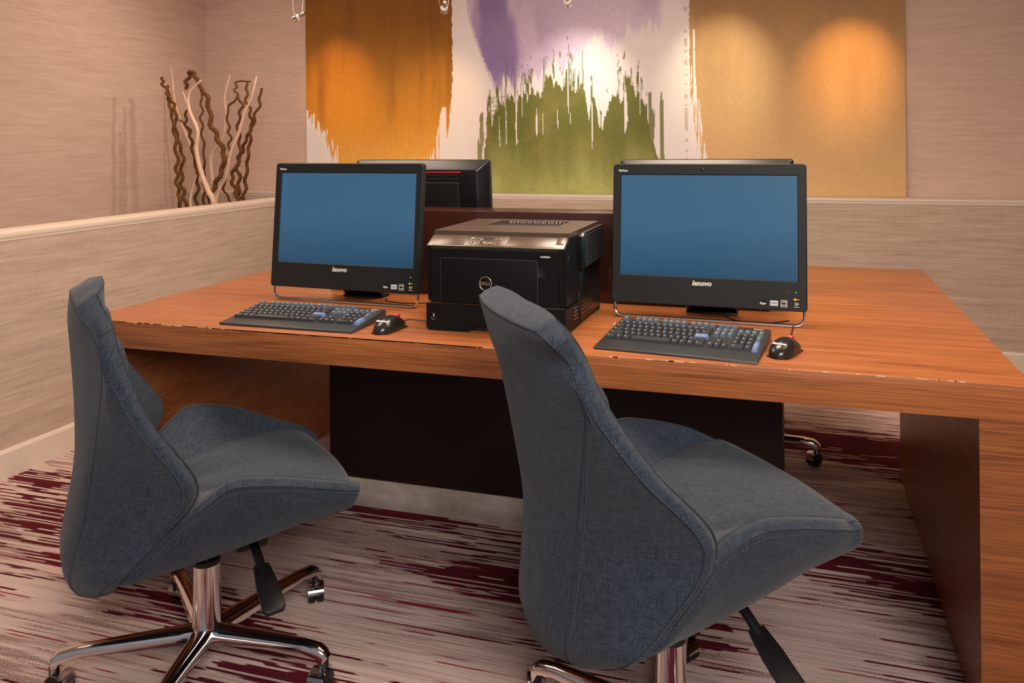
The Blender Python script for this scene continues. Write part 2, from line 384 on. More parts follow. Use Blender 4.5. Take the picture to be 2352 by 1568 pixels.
    q2 = np.array([[0, 4, 5, 1], [1, 5, 6, 2], [2, 6, 7, 3], [3, 7, 4, 0], [4, 7, 6, 5]])+N
    me = bpy.data.meshes.new('mural_panel'); allv = np.concatenate([co, ex]); allq = np.concatenate([q, q2])
    me.vertices.add(len(allv)); me.vertices.foreach_set('co', allv.ravel())
    me.loops.add(allq.size); me.loops.foreach_set('vertex_index', allq.ravel().astype(np.int32))
    me.polygons.add(len(allq)); me.polygons.foreach_set('loop_start', np.arange(0, allq.size, 4, dtype=np.int32)); me.update(calc_edges=True)
    ca = me.color_attributes.new('paint', 'FLOAT_COLOR', 'POINT')
    full = np.ones((len(allv), 4), np.float32); full[:N, :3] = img.reshape(-1, 3); full[N:, :3] = (.42, .27, .13)
    ca.data.foreach_set('color', full.ravel())
    t = NT('painted_canvas').set(rough=.6, spec=.25); at = t.n('VertexColor'); at.layer_name = 'paint'
    wv = t.noise(t.vec((500, 500, 500)), 1, 2); t.col(t.mix(.25, at.outputs[0], t.mix(1, at.outputs[0], t.ramp(wv, [(.3, (.75, .75, .75)), (.7, (1.2, 1.2, 1.2))]), 'MULTIPLY'))); t.bump(wv, .25, .001)
    o = obj('mural_panel', me, t.m, smooth=False)
    tag(o, 'wide abstract mural panel of ochre, violet, green and tan brushwork resting on the back ledge', 'painting')
mural()

# ---------------------------------------------------------------- the double desk
DX0, DX1, DY = -2.057, .4745, 1.527
desk = empty('double_desk', ((DX0+DX1)/2, DY/2, 0), 0, 'long walnut double desk with thick top, end panels and dark central pedestal', 'desk')
def dobj(name, bm, m, **k):
    bmesh.ops.translate(bm, verts=bm.verts, vec=-Vector(desk.location)); return obj(name, bm, m, desk, **k)
b = B(); box(b, DX0, DX1, 0, DY, .673, .75, .0016, 2); dobj('desktop', b, M_WOODX)
b = B()
for i in range(230):
    x = random.uniform(-1.95, .35); x = x if x < -.85 or random.random() < .35 else random.uniform(-1.6, -.75); w = random.uniform(.004, .035)*(1.5 if x < -.8 else .7)
    box(b, x, x+w, -.0006, .0014, .7490-random.random()*.0012, .7503)
o = dobj('worn_edge', b, plain('bare_chipped_edge', (.72, .42, .28), .6)); o['label'] = 'pale chipped laminate edge'; o['kind'] = 'stuff'
b = B(); box(b, DX1-.106, DX1, 0.0, 1.36, 0, .673); dobj('end_panel', b, M_WOODY, smooth=False)
b = B(); box(b, DX0, DX0+.100, 0.0, 1.36, 0, .673); dobj('end_panel', b, M_WOODY, smooth=False)
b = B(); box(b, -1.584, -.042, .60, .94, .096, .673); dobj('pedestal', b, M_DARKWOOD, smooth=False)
b = B(); box(b, -1.590, -.036, .594, .95, 0, .096, .002); o = dobj('plinth', b, M_PLINTH); o['label'] = 'scuffed bare metal plinth'
b = B(); box(b, -1.579, -.075, .602, .748, .75, 1.035, .0015); dobj('divider', b, M_DIVIDER)

# ---------------------------------------------------------------- all-in-one computers
def computer(loc, yaw, tilt, w, h, label, group):
    """origin on the desk under the screen plane; x right, y away from the user"""
    t = empty('desktop_computer', loc, yaw, label, 'computer', group)
    zb = .1275                                            # bottom of the lit area above the desk, along the tilted plane
    Mx = Matrix.Rotation(-tilt, 4, 'X')
    def put(name, bm, m, parent=t, **k):
        for v in bm.verts: v.co = Mx @ v.co
        return obj(name, bm, m, parent, **k)
    sm_, tp, bt = .025, .034, .082
    X, Z0, Z1 = w/2+sm_, zb-bt, zb+h+tp
    # bezel: rounded frame around the glass
    b = B(); out = rrect(-X, X, Z0, Z1, .010); inn = [(max(-w/2-.005, min(w/2+.005, x)), max(zb-.004, min(zb+h+.004, z))) for x, z in rrect(-X, X, Z0, Z1, .010)]
    yf, yi, yk = 0, .005, .024
    ring = lambda P, y: [b.verts.new((x, y, z)) for x, z in P]
    shr = lambda P, d: [(x-math.copysign(d, x), z-math.copysign(d, z-(Z0+Z1)/2)) for x, z in P]
    R = [ring(shr(out, .002), yk), ring(out, yk-.003), ring(out, yf+.003), ring(shr(out, .0025), yf)]
    i4 = [b.verts.new((x, yf, z)) for x, z in ((w/2+.003, zb-.003), (w/2+.003, zb+h+.003), (-w/2-.003, zb+h+.003), (-w/2-.003, zb-.003))]
    i5 = [b.verts.new((x, yi, z)) for x, z in ((w/2, zb), (w/2, zb+h), (-w/2, zb+h), (-w/2, zb))]
    n = len(out)
    for A, C in zip(R, R[1:]):
        for k in range(n): b.faces.new((A[k], A[(k+1) % n], C[(k+1) % n], C[k]))
    q = n//4
    for c in range(4):
        for k in range(q-1): b.faces.new((R[3][c*q+k], R[3][c*q+k+1], i4[c]))
        b.faces.new((R[3][c*q+q-1], R[3][((c+1)*q) % n], i4[(c+1) % 4], i4[c])); b.faces.new((i4[c], i4[(c+1) % 4], i5[(c+1) % 4], i5[c]))
    put('bezel', b, M_BEZEL, ang=30)
    b = B(); box(b, -w/2-.001, w/2+.001, yi-.001, yi+.003, zb-.001, zb+h+.001)
    bmesh.ops.translate(b, verts=b.verts, vec=(0, 0, -zb))
    for v in b.verts: v.co = Mx @ (v.co+Vector((0, 0, zb)))-Vector((0, 0, 0))
    s = obj('screen', b, M_SCREEN, t, smooth=False); s['label'] = 'screen lit plain blue'
    # rear housing: bevelled tray and hump
    b = B()
    def loop(x, z0, z1, y, r=.008): return [b.verts.new((a, y, c)) for a, c in rrect(-x, x, z0, z1, r)]
    L = [loop(X-.001, Z0+.001, Z1-.001, yk-.001), loop(X-.036, Z0+.03, Z1-.032, .058), loop(X-.040, Z0+.034, Z1-.036, .060)]
    for A, C in zip(L, L[1:]):
        for k in range(len(A)): b.faces.new((A[k], A[(k+1) % len(A)], C[(k+1) % len(A)], C[k]))
    b.faces.new(L[-1]); b.faces.new(L[0])
    put('rear_housing', b, M_BLACKG, ang=25)
    b = B(); box(b, -X+.105, X-.105, .055, .073, Z0+.04, Z1-.078, .006, 3); put('rear_cover', b, M_BLACK)
    b = B()
    for r_ in (0, 1):
        for k in range(44):
            x = -X+.115+k*(2*X-.23)/44; box(b, x, x+.0028, .058, .0635, Z1-.057-r_*.013, Z1-.050-r_*.013)
    put('rear_vent', b, M_STEEL, smooth=False)
    b = B(); box(b, -X+.1, X-.11, .0585, .0625, Z1-.0445, Z1-.0405, .001); o = put('accent_strip', b, M_RED); o['label'] = 'thin red strip'
    # wire foot below the bezel, and a rear easel leg
    xr = X-.008; zf = .0045/math.cos(tilt)
    pts = [(-xr, .012, Z0+.02), (-xr, .012, .034)] + [(-xr+.026*(1-math.cos(a)), .012, .030-.024*math.sin(a)+.0) for a in [PI/2*k/6 for k in range(1, 7)]]
    pts += [(-x, y, z) for x, y, z in pts[::-1]]
    b = B(); tube(b, pts, .0042, 10); put('wire_foot', b, M_CHROME)
    b = B(); prism(b, [(.050, .10), (.066, .10), (.150, .004), (.134, .0005)], 'x', -.075, .075, .003); box(b, -.075, .075, .12, .175, .0, .007, .003)
    obj('rear_leg', b, M_BLACKG, t)
    # writing, emblem, lights, stickers
    F = lambda x, z, y=-.0003: Mx @ Matrix.Translation((x, y, z)) @ FACE
    o = text('brand_lettering', 'lenovo', .019, M_SILVER, t, F(-.012, zb-.018), .22, .0009, sx=1.05); 
    text('model_lettering', 'ThinkCentre', .0085, M_WHITE, t, F(-X+.030, Z1-.021), 0, .0003, sx=.62)
    b = B(); 
    for x, r_ in ((-.012, .0045), (-.052, .0028), (-.033, .001), (.012, .001)):
        lathe(b, [(0, .0006), (r_*.7, .0006), (r_, 0)], 14, Matrix.Translation((x, -.0002, Z1-.016)) @ Matrix.Rotation(PI/2, 4, 'X'))
    put('webcam', b, M_BLACKG)
    b = B(); lathe(b, [(0, .0006), (.0016, .0003), (.0016, 0)], 10, Matrix.Translation((X-.030, -.0002, zb-.030)) @ Matrix.Rotation(PI/2, 4, 'X')); o = put('power_light', b, M_LED); o['label'] = 'small green light'
    b = B(); 
    for x, z in ((0, 0), (.007, 0), (0, -.006), (.007, -.006)): box(b, X-.055+x, X-.0535+x, -.0004, .001, zb-.026+z, zb-.0245+z)
    put('indicator_marks', b, M_STEEL, smooth=False)
    zs = Z0+.020
    def stick(x, wd, hg, m, z=0): 
        b = B(); box(b, x-wd/2, x+wd/2, -.0004, .001, zs-hg/2+z, zs+hg/2+z); return put('sticker', b, m, smooth=False)
    s1 = stick(X-.118, .020, .0125, M_BLACKG); text('sticker_print', 'Skype', .0085, M_WHITE, s1, F(X-.118, zs-.0015, -.0006), 0, .0003, sx=.8)
    s2 = stick(X-.088, .021, .0140, M_WHITE); b = B(); box(b, X-.0965, X-.0795, -.0007, 0, zs-.002, zs+.0035); box(b, X-.0965, X-.0795, -.0007, 0, zs-.0050, zs-.0042); put('sticker_print', b, plain('grey_print', (.25, .3, .36), .6), s2, smooth=False)
    s3 = stick(X-.0615, .0165, .0185, M_WHITE); b = B(); box(b, X-.068, X-.055, -.0007, 0, zs-.0025, zs+.0075); box(b, X-.068, X-.055, -.0007, 0, zs-.0075, zs-.0048); put('sticker_print', b, M_BLACKG, s3, smooth=False)
    text('sticker_print', '~', .017, M_WHITE, s3, F(X-.0615, zs+.0045, -.0009), .2, .0004)
    s4 = stick(X-.0285, .0150, .0225, M_BLACKG); b = B(); tube(b, [(X-.0285+.0055*math.cos(a), -.0006, zs+.001+.0036*math.sin(a)) for a in [2*PI*k/18 for k in range(18)]], .0005, 5, True); put('sticker_print', b, M_WHITE, s4)
    text('sticker_print', 'intel', .0052, M_WHITE, s4, F(X-.0285, zs+.001, -.0006), 0, .0001, sx=.8); text('sticker_print', 'CORE i5', .0038, M_WHITE, s4, F(X-.0285, zs-.0075, -.0006), 0, .0001)
    b = B(); lathe(b, [(0, .0006), (.0030, .0005), (.0034, 0)], 14, Matrix.Translation((X-.0325, -.0003, zs+.0125)) @ Matrix.Rotation(PI/2, 4, 'X')); box(b, X-.029, X-.021, -.0006, 0, zs+.0118, zs+.0134); put('sticker_print', b, M_YELLOW, s4)
    return t
GC = 'all-in-one computers on the double desk'
def deskpt(x, y, z, tilt, yaw):      # screen-bottom centre -> foot of the plane on the desk
    L = (z-.75)*math.tan(tilt); return (x+L*math.sin(yaw), y-L*math.cos(yaw), .75)
computer(deskpt(-1.398, .391, .877, .091, -.048), -.048, .091, .508, .293, 'black computer with blue screen left of the printer, behind the keyboard', GC)
computer(deskpt(-.245, .422, .878, .100, -.028), -.028, .100, .500, .290, 'black computer with blue screen right of the printer, the larger one in view', GC)
computer(deskpt(-1.352-.02, .955, .877, .1, PI), PI-.0, .08, .508, .290, 'black computer seen from behind with red strip, beyond the divider on the left', GC)
computer(deskpt(-.300, .965, .877, .1, PI), PI+.03, .08, .540, .290, 'computer behind the right screen, only its brown-lit top edge showing', GC)

# ---------------------------------------------------------------- keyboards
def keyboard(loc, yaw, w, d, label):
    t = empty('keyboard', loc, yaw, label, 'keyboard', 'keyboards in front of the blue screens')
    pf, hf, hr = d*.24, .009, .026
    zt = lambda y: hf+(hr-hf)*max(0, y-pf)/(d-pf)
    b = B(); prism(b, [(0.0, .002), (.004, 0), (d, 0), (d, hr), (d*.9, hr), (pf, hf+.002), (.003, .0065)], 'x', -w/2, w/2, .0012); obj('base', b, M_KEYB, t)
    p = (w-.016)/22.7; rp = (d*.955-pf)/6.45; keys = []
    def row(r, items, x0=0):
        x = x0
        for it in items:
            if it[0] == 's': x += it[1]; continue
            keys.append((x, r, it[1], it[0], it[2] if len(it) > 2 else 1)); x += it[1]
    K, G, U = 'k', 'g', 'u'
    row(0, [(K, 1.5), (K, 1.1), (K, 1.25), (K, 6.2), (K, 1.15), (K, 1.15), (K, 1.15), (K, 1.5)]); row(0, [(K, 1)]*3, 15.35); row(0, [(K, 2), (K, 1)], 18.7); 
    row(1, [(K, 2.25)]+[(K, 1)]*10+[(K, 2.75)]); row(1, [(K, 1)], 16.35); row(1, [(K, 1)]*3, 18.7); 
    row(2, [(K, 1.75)]+[(K, 1)]*11+[(U, 2.25)]); row(2, [(K, 1)]*3, 18.7)
    row(3, [(K, 1.5)]+[(K, 1)]*12+[(K, 1.5)]); row(3, [(G, 1)]*3, 15.35); row(3, [(K, 1)]*3, 18.7)
    row(4, [(K, 1)]*13+[(K, 2)]); row(4, [(G, 1)]*3, 15.35); row(4, [(G, 1)]*4, 18.7)
    row(5.35, [(G, 1), ('s', 1)]+[(G, 1)]*4+[('s', .5)]+[(G, 1)]*4+[('s', .5)]+[(G, 1)]*4); row(5.35, [(G, 1)]*3, 15.35)
    keys.append((21.7, 0, 1, U, 2)); keys.append((21.7, 2, 1, G, 2))
    cache = {}
    def kmesh(kw, kd):
        key = (round(kw, 4), round(kd, 4))
        if key not in cache:
            b = B(); g = .0011; x0, x1, y0, y1 = g, kw-g, g, kd-g; hh = .0098; i = .0024
            lo = [(x0, y0), (x1, y0), (x1, y1), (x0, y1)]; hi = [(x0+i, y0+i*1.3), (x1-i, y0+i*1.3), (x1-i, y1-i*.6), (x0+i, y1-i*.6)]
            A = [b.verts.new((x, y, 0)) for x, y in lo]; C = [b.verts.new((x, y, hh-(.0008 if k < 2 else 0))) for k, (x, y) in enumerate(hi)]
            fs = [b.faces.new(C), b.faces.new(A[::-1])]+[b.faces.new((A[k], A[(k+1) % 4], C[(k+1) % 4], C[k])) for k in range(4)]
            bmesh.ops.bevel(b, geom=[e for e in b.edges if any(v in C for v in e.verts)], offset=.0007, segments=2, affect='EDGES')
            bmesh.ops.recalc_face_normals(b, faces=b.faces)
            if kw < 3*p:
                cx, cy = i+g+min(kw, p)*.18, y0+(y1-y0)*.58; old = set(b.faces); box(b, cx-.0018, cx+.0018, cy-.0010, cy+.0010, hh-.0006, hh+.0001)
                for f in b.faces:
                    if f not in old: f.material_index = 1
            me = bpy.data.meshes.new('key'); b.to_mesh(me); b.free(); smooth_by(me, 25); cache[key] = me
        return cache[key]
    slope = math.atan2(hr-hf, d-pf); mats = {K: M_KEY, G: M_KEYG, U: M_KEYBLUE}; lbl = {G: 'slate grey key', U: 'light blue key'}
    mcache = {}
    keys.sort(key=lambda k: (k[1], k[0]))
    rest = B()
    for j, (kx, kr, kw, kk, kh) in enumerate(keys):
        x = -w/2+.008+kx*p; y = pf+.004+kr*rp
        Mk = Matrix.Translation((x, y, zt(y)+.0003)) @ Matrix.Rotation(slope, 4, 'X')
        me0 = kmesh(kw*p, kh*rp)
        if j < 100:
            mk = (me0.name, kk)
            if mk not in mcache:
                m2 = me0.copy(); m2.materials.append(mats[kk]); m2.materials.append(M_WHITE); mcache[mk] = m2
            o = bpy.data.objects.new('key', mcache[mk]); COL.objects.link(o); o.parent = t; o.matrix_local = Mk
            if kk in lbl: o['label'] = lbl[kk]
        else:
            n0 = len(rest.verts); rest.from_mesh(me0); rest.verts.ensure_lookup_table()
            for v in rest.verts[n0:]: v.co = Mk @ v.co
    if len(rest.verts): o = obj('key', rest, [M_KEYG, M_WHITE], t); o['kind'] = 'stuff'
    else: rest.free()
    text('brand_lettering', 'lenovo', .008, M_WHITE, t, Matrix.Translation((w/2-.03, d*.945, hr+.0003)), .2, .0002, sx=1.1)
    return t
keyboard((-1.373, .040, .75), 0, .430, .195, 'black keyboard in front of the left blue screen, near the printer')
keyboard((-.286, .036, .75), -.10, .400, .250, 'black keyboard in front of the right blue screen, behind the nearer chair')

# ---------------------------------------------------------------- mice
def mouse(loc, yaw, label, tail):
    t = empty('computer_mouse', loc, yaw, label, 'mouse', 'computer mice beside the keyboards')
    b = B(); L, Wd = .125, .062; n, m = 16, 14; rows = []
    for i in range(n+1):
        s = i/n; y = -L/2+L*s; e = max(0, 1-abs(2*s-1)**2.6)**.5
        wd = Wd/2*e*(1-.10*math.exp(-((s-.6)/.2)**2)) if 0 < i < n else .004
        hg = (.034*math.sin(PI*min(1, (s*.86+.10)))**.75)*(e**.6 if 0 < i < n else .1)+.004
        rows.append([b.verts.new((math.cos(PI*k/m)*wd, y, .003+hg*math.sin(PI*k/m)**.72)) for k in range(m+1)])
    for A, C in zip(rows, rows[1:]):
        for k in range(m): b.faces.new((A[k], A[k+1], C[k+1], C[k]))
        b.faces.new((A[0], C[0], C[m], A[m]))
    b.faces.new(rows[0]); b.faces.new(rows[-1])
    obj('body', b, plain('glossy_black_mouse', (.016, .015, .014), .22), t, ang=60)
    b = B(); box(b, -.026, .026, -L/2+.012, L/2-.012, 0, .0035, .001); obj('sole', b, M_RUBBER, t)
    b = B(); tube(b, [(-.006, .036, .030), (.006, .036, .030)], .0075, 14); o = obj('scroll_wheel', b, M_RED, t); o['label'] = 'red scroll wheel'
    b = B(); tube(b, [(0, y, .0385-.9*(y-.02)**2*6 if y > .02 else .0385) for y in (.052, .058)], .0006, 5)
    b.free()
    text('brand_lettering', 'lenovo', .011, M_WHITE, t, Matrix.Translation((0, -.038, .0325)) @ Matrix.Rotation(.42, 4, 'X'), .22, .0004, sx=1.1)
    b = B(); tube(b, cr(tail, 8), .0017, 8); obj('cord', b, M_RUBBER, t)
    return t
mouse((-1.078, .108, .75), -.10, 'black mouse with red wheel between the left keyboard and the printer', [(0, .060, .010), (.012, .085, .012), (.05, .105, .006), (.12, .15, .004), (.13, .30, .003), (.08, .50, .003)])
mouse((-.026, .132, .75), -.36, 'black mouse with red wheel at the right end of the right keyboard', [(0, .060, .010), (-.01, .085, .010), (-.03, .13, .003), (-.06, .20, .002), (-.09, .30, .002)])

# loose cable loops
b = B(); tube(b, cr([(-1.30, .50, .7516), (-1.28, .46, .7518), (-1.20, .44, .7518), (-1.12, .47, .7518), (-1.08, .53, .7518)], 8), .0016, 7); tag(obj('cable', b, M_RUBBER), 'thin black cable lying on the desk under the left blue screen', 'cable')
b = B(); tube(b, cr([(-.20, .50, .7516), (-.16, .45, .7518), (-.08, .44, .7518), (-.02, .49, .7518)], 8), .0016, 7); tag(obj('cable', b, M_RUBBER), 'thin black cable lying on the desk under the right blue screen', 'cable')
for i, (x, z, r_, lb) in enumerate(((-1.30, .63, .045, 'small black cable loop hanging under the desk, the leftmost'), (-1.19, .60, .05, 'larger black cable loop hanging under the desk in front of the pedestal'))):
    pts = [(x-.03, .585, .672)]+[(x+r_*.8*math.sin(a), .580, z+r_*math.cos(a)*-.9) for a in [(-2.2+4.4*k/7) for k in range(8)]]+[(x+.02, .585, .672)]
    b = B(); tube(b, cr(pts, 5), .004, 8); tag(obj('cable', b, M_RUBBER), lb, 'cable')

# ---------------------------------------------------------------- printer
def printer():
    t = empty('laser_printer', (-.981, .137, .75), 0, 'black laser printer with bronze-lit control panel between the two blue screens', 'printer')
    w, d = .401, .388
    # lower tray with hand recess
    b = B(); prism(b, [(0.006, 0), (.125, 0), (.135, .012), (.150, .020), (.250, .020), (.265, .012), (.275, 0), (w-.006, 0), (w, .008), (w, .074), (0, .074), (0, .008)], 'y', .002, d-.012)
    obj('paper_tray', b, M_BLACK, t, smooth=False)
    b = B(); box(b, .128, .272, .02, .10, .002, .018); obj('tray_recess', b, M_RUBBER, t, smooth=False)
    b = B(); box(b, .15, .25, -.001, .004, .021, .029, .0015); obj('tray_grip', b, M_BLACKG, t)
    # main body, rounded right front corner, sloped control deck
    b = B(); prof = [(0, .079), (0, .226), (.004, .232), (.050, .257), (d, .262), (d, .0), (d-.03, .0), (d-.03, .079)]
    poly = prof; A = prism(b, poly, 'x', 0, w)
    es = [e for e in b.edges if abs(e.verts[0].co.y) < 1e-5 and abs(e.verts[1].co.y) < 1e-5 and abs(e.verts[0].co.x-e.verts[1].co.x) < 1e-6]
    bmesh.ops.bevel(b, geom=es, offset=.016, segments=5, affect='EDGES')
    obj('body', b, M_BLACK, t, ang=30)
    # control deck skins
    sl = math.atan2(.025, .046)
    MD = Matrix.Translation((0, .005, .2330)) @ Matrix.Rotation(sl, 4, 'X')
    def deck(name, x0, x1, y0, y1, z1, m, z0=-.002, bev=.0006, par=t):
        b = B(); box(b, x0, x1, y0, y1, z0, z1, bev)
        for v in b.verts: v.co = MD @ v.co
        return obj(name, b, m, par)
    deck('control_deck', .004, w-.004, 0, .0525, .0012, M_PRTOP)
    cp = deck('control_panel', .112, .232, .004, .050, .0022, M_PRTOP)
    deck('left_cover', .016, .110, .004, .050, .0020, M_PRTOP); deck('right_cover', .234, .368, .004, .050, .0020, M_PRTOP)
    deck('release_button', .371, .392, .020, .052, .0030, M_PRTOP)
    deck('display', .148, .192, .030, .042, .0030, plain('dull_display', (.05, .05, .05), .15), par=cp)
    for x, y, wd, m in ((.128, .036, .006, M_WHITE), (.142, .036, .0016, M_BRONZE), (.205, .036, .004, M_BRONZE), (.128, .016, .005, M_WHITE), (.152, .016, .004, M_WHITE), (.159, .016, .0016, M_BRONZE), (.168, .016, .007, M_WHITE), (.184, .016, .004, M_WHITE), (.208, .016, .006, M_RED)):
        deck('panel_button', x-.0085, x+.0085, y-.006, y+.006, .0030, M_PRTOP, .001, par=cp)
        deck('button_symbol', x-wd/2, x+wd/2, y-.0018, y+.0018, .0034, m, .002, 0, par=cp)
    # lid around the output bin
    b = B(); x0, x1, y0, y1 = .098, .320, .215, .345; zb, zt = .2605, .2700
    for q in ((.002, w-.002, .0515, y0), (.002, w-.002, y1, d-.002), (.002, x0, y0, y1), (x1, w-.002, y0, y1)): box(b, *q, zb-.006, zt)
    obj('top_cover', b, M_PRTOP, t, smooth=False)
    b = B(); box(b, x0-.02, x1+.02, y0-.03, y1+.02, .2625, .2632); o = obj('output_bin', b, M_RUBBER, t, smooth=False)
    b = B()
    for k in range(30):
        x = x0+.03+k*(x1-x0-.045)/30+random.uniform(-.002, .002); tube(b, [(x, y1-.004, .2690), (x+random.uniform(-.003, .003), y1-.012, .2642)], .0005, 4)
    obj('static_brush', b, M_SILVER, t)
    b = B(); box(b, .175, .225, .375, .384, .2698, .2708); obj('lid_notch', b, M_BLACKG, t)
    # front door
    b = B(); box(b, .047, .327, -.0035, .004, .080, .2020, .0028, 3); dr = obj('front_door', b, M_BLACK, t)
    b = B(); tube(b, [(.047, -.0030, .0815), (.047, -.0030, .199), (.0505, -.0030, .2022), (.323, -.0030, .2022), (.327, -.0030, .199), (.327, -.0030, .0815)], .0006, 5); obj('door_edge', b, M_STEEL, dr)
    b = B(); tube(b, [(0.003, .0012, .0765), (w-.018, .0012, .0765), (w-.004, .010, .0765)], .0007, 5); obj('tray_seam', b, M_STEEL, t)
    b = B(); lathe(b, [(0, .0), (.012, .0004), (.0145, .0012), (.015, 0)], 20, Matrix.Translation((.336, -.0004, .172)) @ Matrix.Rotation(PI/2, 4, 'X')); obj('door_latch', b, M_RUBBER, t)
    b = B(); tube(b, [(.179+.0175*math.cos(a), -.0045, .136+.0185*math.sin(a)) for a in [2*PI*k/32 for k in range(32)]], .0012, 6, True); lg = obj('emblem_ring', b, M_BRONZE, dr)
    T = lambda x, z, y=-.0042: Matrix.Translation((x, y, z)) @ FACE
    text('brand_lettering', 'D', .0125, M_BRONZE, dr, T(.1685, .1355), 0, .0004, sx=1.05)
    text('brand_lettering', 'E', .0105, M_BRONZE, dr, T(.1765, .1355) @ Matrix.Rotation(.62, 4, 'Z'), 0, .0004)
    text('brand_lettering', 'LL', .0125, M_BRONZE, dr, T(.1880, .1355), 0, .0004, sx=1.1)
    text('model_lettering', 'Dell B2360dn', .0062, M_WHITE, t, T(.348, .2125, -.0006), 0, .0002, sx=.8)
    text('tray_number', '1', .013, M_WHITE, t, T(.0225, .041, .0015), 0, .0005); b = B(); tube(b, cr([(.015, .0015, .036), (.018, .0015, .030), (.0225, .0015, .0285), (.027, .0015, .030), (.030, .0015, .036)], 4), .0005, 4); obj('tray_symbol', b, M_STEEL, t)
    # right side: louvre, access panel, vents
    b = B(); prism(b, [(.135, .165), (.140, .160), (.385, .160), (.385, .262), (.150, .262), (.135, .252)], 'x', w-.002, w+.016, .002); lv = obj('side_louvre', b, M_BLACKG, t)
    b = B()
    for k in range(12): box(b, w+.0150, w+.0185, .152, .383, .168+k*.0076, .1712+k*.0076, .0006)
    obj('louvre_slat', b, plain('grey_louvre', (.03, .032, .036), .35), lv)
    b = B(); box(b, w-.002, w+.0012, .155, .380, .012, .150, .001); sp = obj('side_panel', b, M_BLACKG, t)
    b = B()
    for k in range(4): box(b, w+.001, w+.0022, .16, .372, .030+k*.011, .0325+k*.011)
    for k in range(4): box(b, w-.0015, w+.0008, .085, .125, .030+k*.010, .0325+k*.010)
    obj('side_vent', b, M_STEEL, t, smooth=False)
    b = B(); box(b, w-.002, w+.0016, .030, .040, .165, .213, .001); obj('side_latch', b, M_BLACKG, t)
    b = B(); box(b, w-.002, w+.002, .135, .142, .045, .10, .001); obj('side_slot', b, M_RUBBER, t)
    for x in (.02, w-.05):
        b = B(); box(b, x, x+.03, d-.05, d-.015, 0, .012, .002); obj('foot', b, M_RUBBER, t)
printer()

# ---------------------------------------------------------------- upholstered task chairs
def loft(rows, sub_r, sub_c, corners, mirror=True):
    """rows of half rings from rear/top centre to front/bottom centre; Catmull-Rom both ways, creased at corner columns"""
    nc = len(rows[0]); cols = [cr([r[c] for r in rows], sub_r) for c in range(nc)]
    R = []
    for i in range(len(cols[0])):
        pts = [cols[c][i] for c in range(nc)]; out = []; cuts = [0]+list(corners)+[nc-1]
        for a, c in zip(cuts, cuts[1:]):
            seg = pts[a:c+1]; s = cr(seg, sub_c) if c-a > 1 else cr(seg, max(1, sub_c-1)); out += s if not out else s[1:]
        R.append(out)
    return R
def skin(R, m_split):
    """closed tube of half-rings mirrored about x=0, end caps; returns bmesh with UVs in metres"""
    b = B(); uvl = b.loops.layers.uv.new('UVMap'); H = len(R[0])
    full = []; uvs = []
    vlen = 0
    for i, r in enumerate(R):
        if i: vlen += (r[m_split//2]-R[i-1][m_split//2]).length
        pr_ = [p for p in r]; left = [Vector((-p.x, p.y, p.z)) for p in r[-2:0:-1]]
        ring = pr_+left; ul = [0]
        for a, c in zip(ring, ring[1:]): ul.append(ul[-1]+(c-a).length)
        full.append([b.verts.new(p) for p in ring]); uvs.append([(u_, vlen) for u_ in ul]+[(ul[-1]+(ring[0]-ring[-1]).length, vlen)])
    N = len(full[0])
    for i in range(len(full)-1):
        for k in range(N):
            f = b.faces.new((full[i][k], full[i][(k+1) % N], full[i+1][(k+1) % N], full[i+1][k]))
            for lp, uv in zip(f.loops, (uvs[i][k], uvs[i][k+1], uvs[i+1][k+1], uvs[i+1][k])): lp[uvl].uv = uv
    for ring in (full[0], full[-1]):            # caps: strips pairing the outer half with the inner half
        top = [ring[k] for k in range(0, m_split+1)]; bot = [ring[H-1-k] for k in range(0, H-1-m_split+1)]
        for side in (0, 1):
            if side: top = [ring[-k % N] for k in range(0, m_split+1)]; bot = [ring[(H-1+k) % N] for k in range(0, H-1-m_split+1)]
            n1, n2 = len(top), len(bot); n = max(n1, n2)
            for k in range(n-1):
                q = [top[min(n1-1, round(k*(n1-1)/(n-1)))], top[min(n1-1, round((k+1)*(n1-1)/(n-1)))], bot[min(n2-1, round((k+1)*(n2-1)/(n-1)))], bot[min(n2-1, round(k*(n2-1)/(n-1)))]]
                qq = []
                for v in q:
                    if v not in qq: qq.append(v)
                if len(qq) > 2:
                    try:
                        f = b.faces.new(qq)
                        for lp in f.loops: lp[uvl].uv = (lp.vert.co.x, lp.vert.co.y+lp.vert.co.z)
                    except ValueError: pass
    return b
def dome(R, h0, h1):
    """rounded ends: rings shrinking onto their own middle line"""
    out = [list(r) for r in R]
    for e, h, nb in ((0, h0, 1), (-1, h1, -2)):
        r = R[e]; n = len(r); t = sum(((r[k]-R[nb if e == 0 else -2][k]) for k in range(n)), Vector()).normalized(); add = []
        for s in (.35, .65, .87, .98):
            f = math.sqrt(1-s*s); add.append([((r[k]+r[n-1-k])/2+(r[k]-r[n-1-k])/2*f+t*h*s) for k in range(n)])
            for k, p in enumerate(add[-1]): p.x *= (1-.06*s*s) if e == 0 else (1-.10*s*s)
        out = add[::-1]+out if e == 0 else out+add
    return out
def stitches(paths, gap=.0085, ln=.0052, r=.0009):
    b = B()
    for P in paths:
        acc = 0; nxt = gap/2
        for a, c in zip(P, P[1:]):
            L = (c-a).length
            while nxt < acc+L:
                p = a+(c-a)*((nxt-acc)/L); dr = (c-a).normalized(); tube(b, [p-dr*ln/2, p+dr*ln/2], r, 5); nxt += gap
            acc += L
    return b
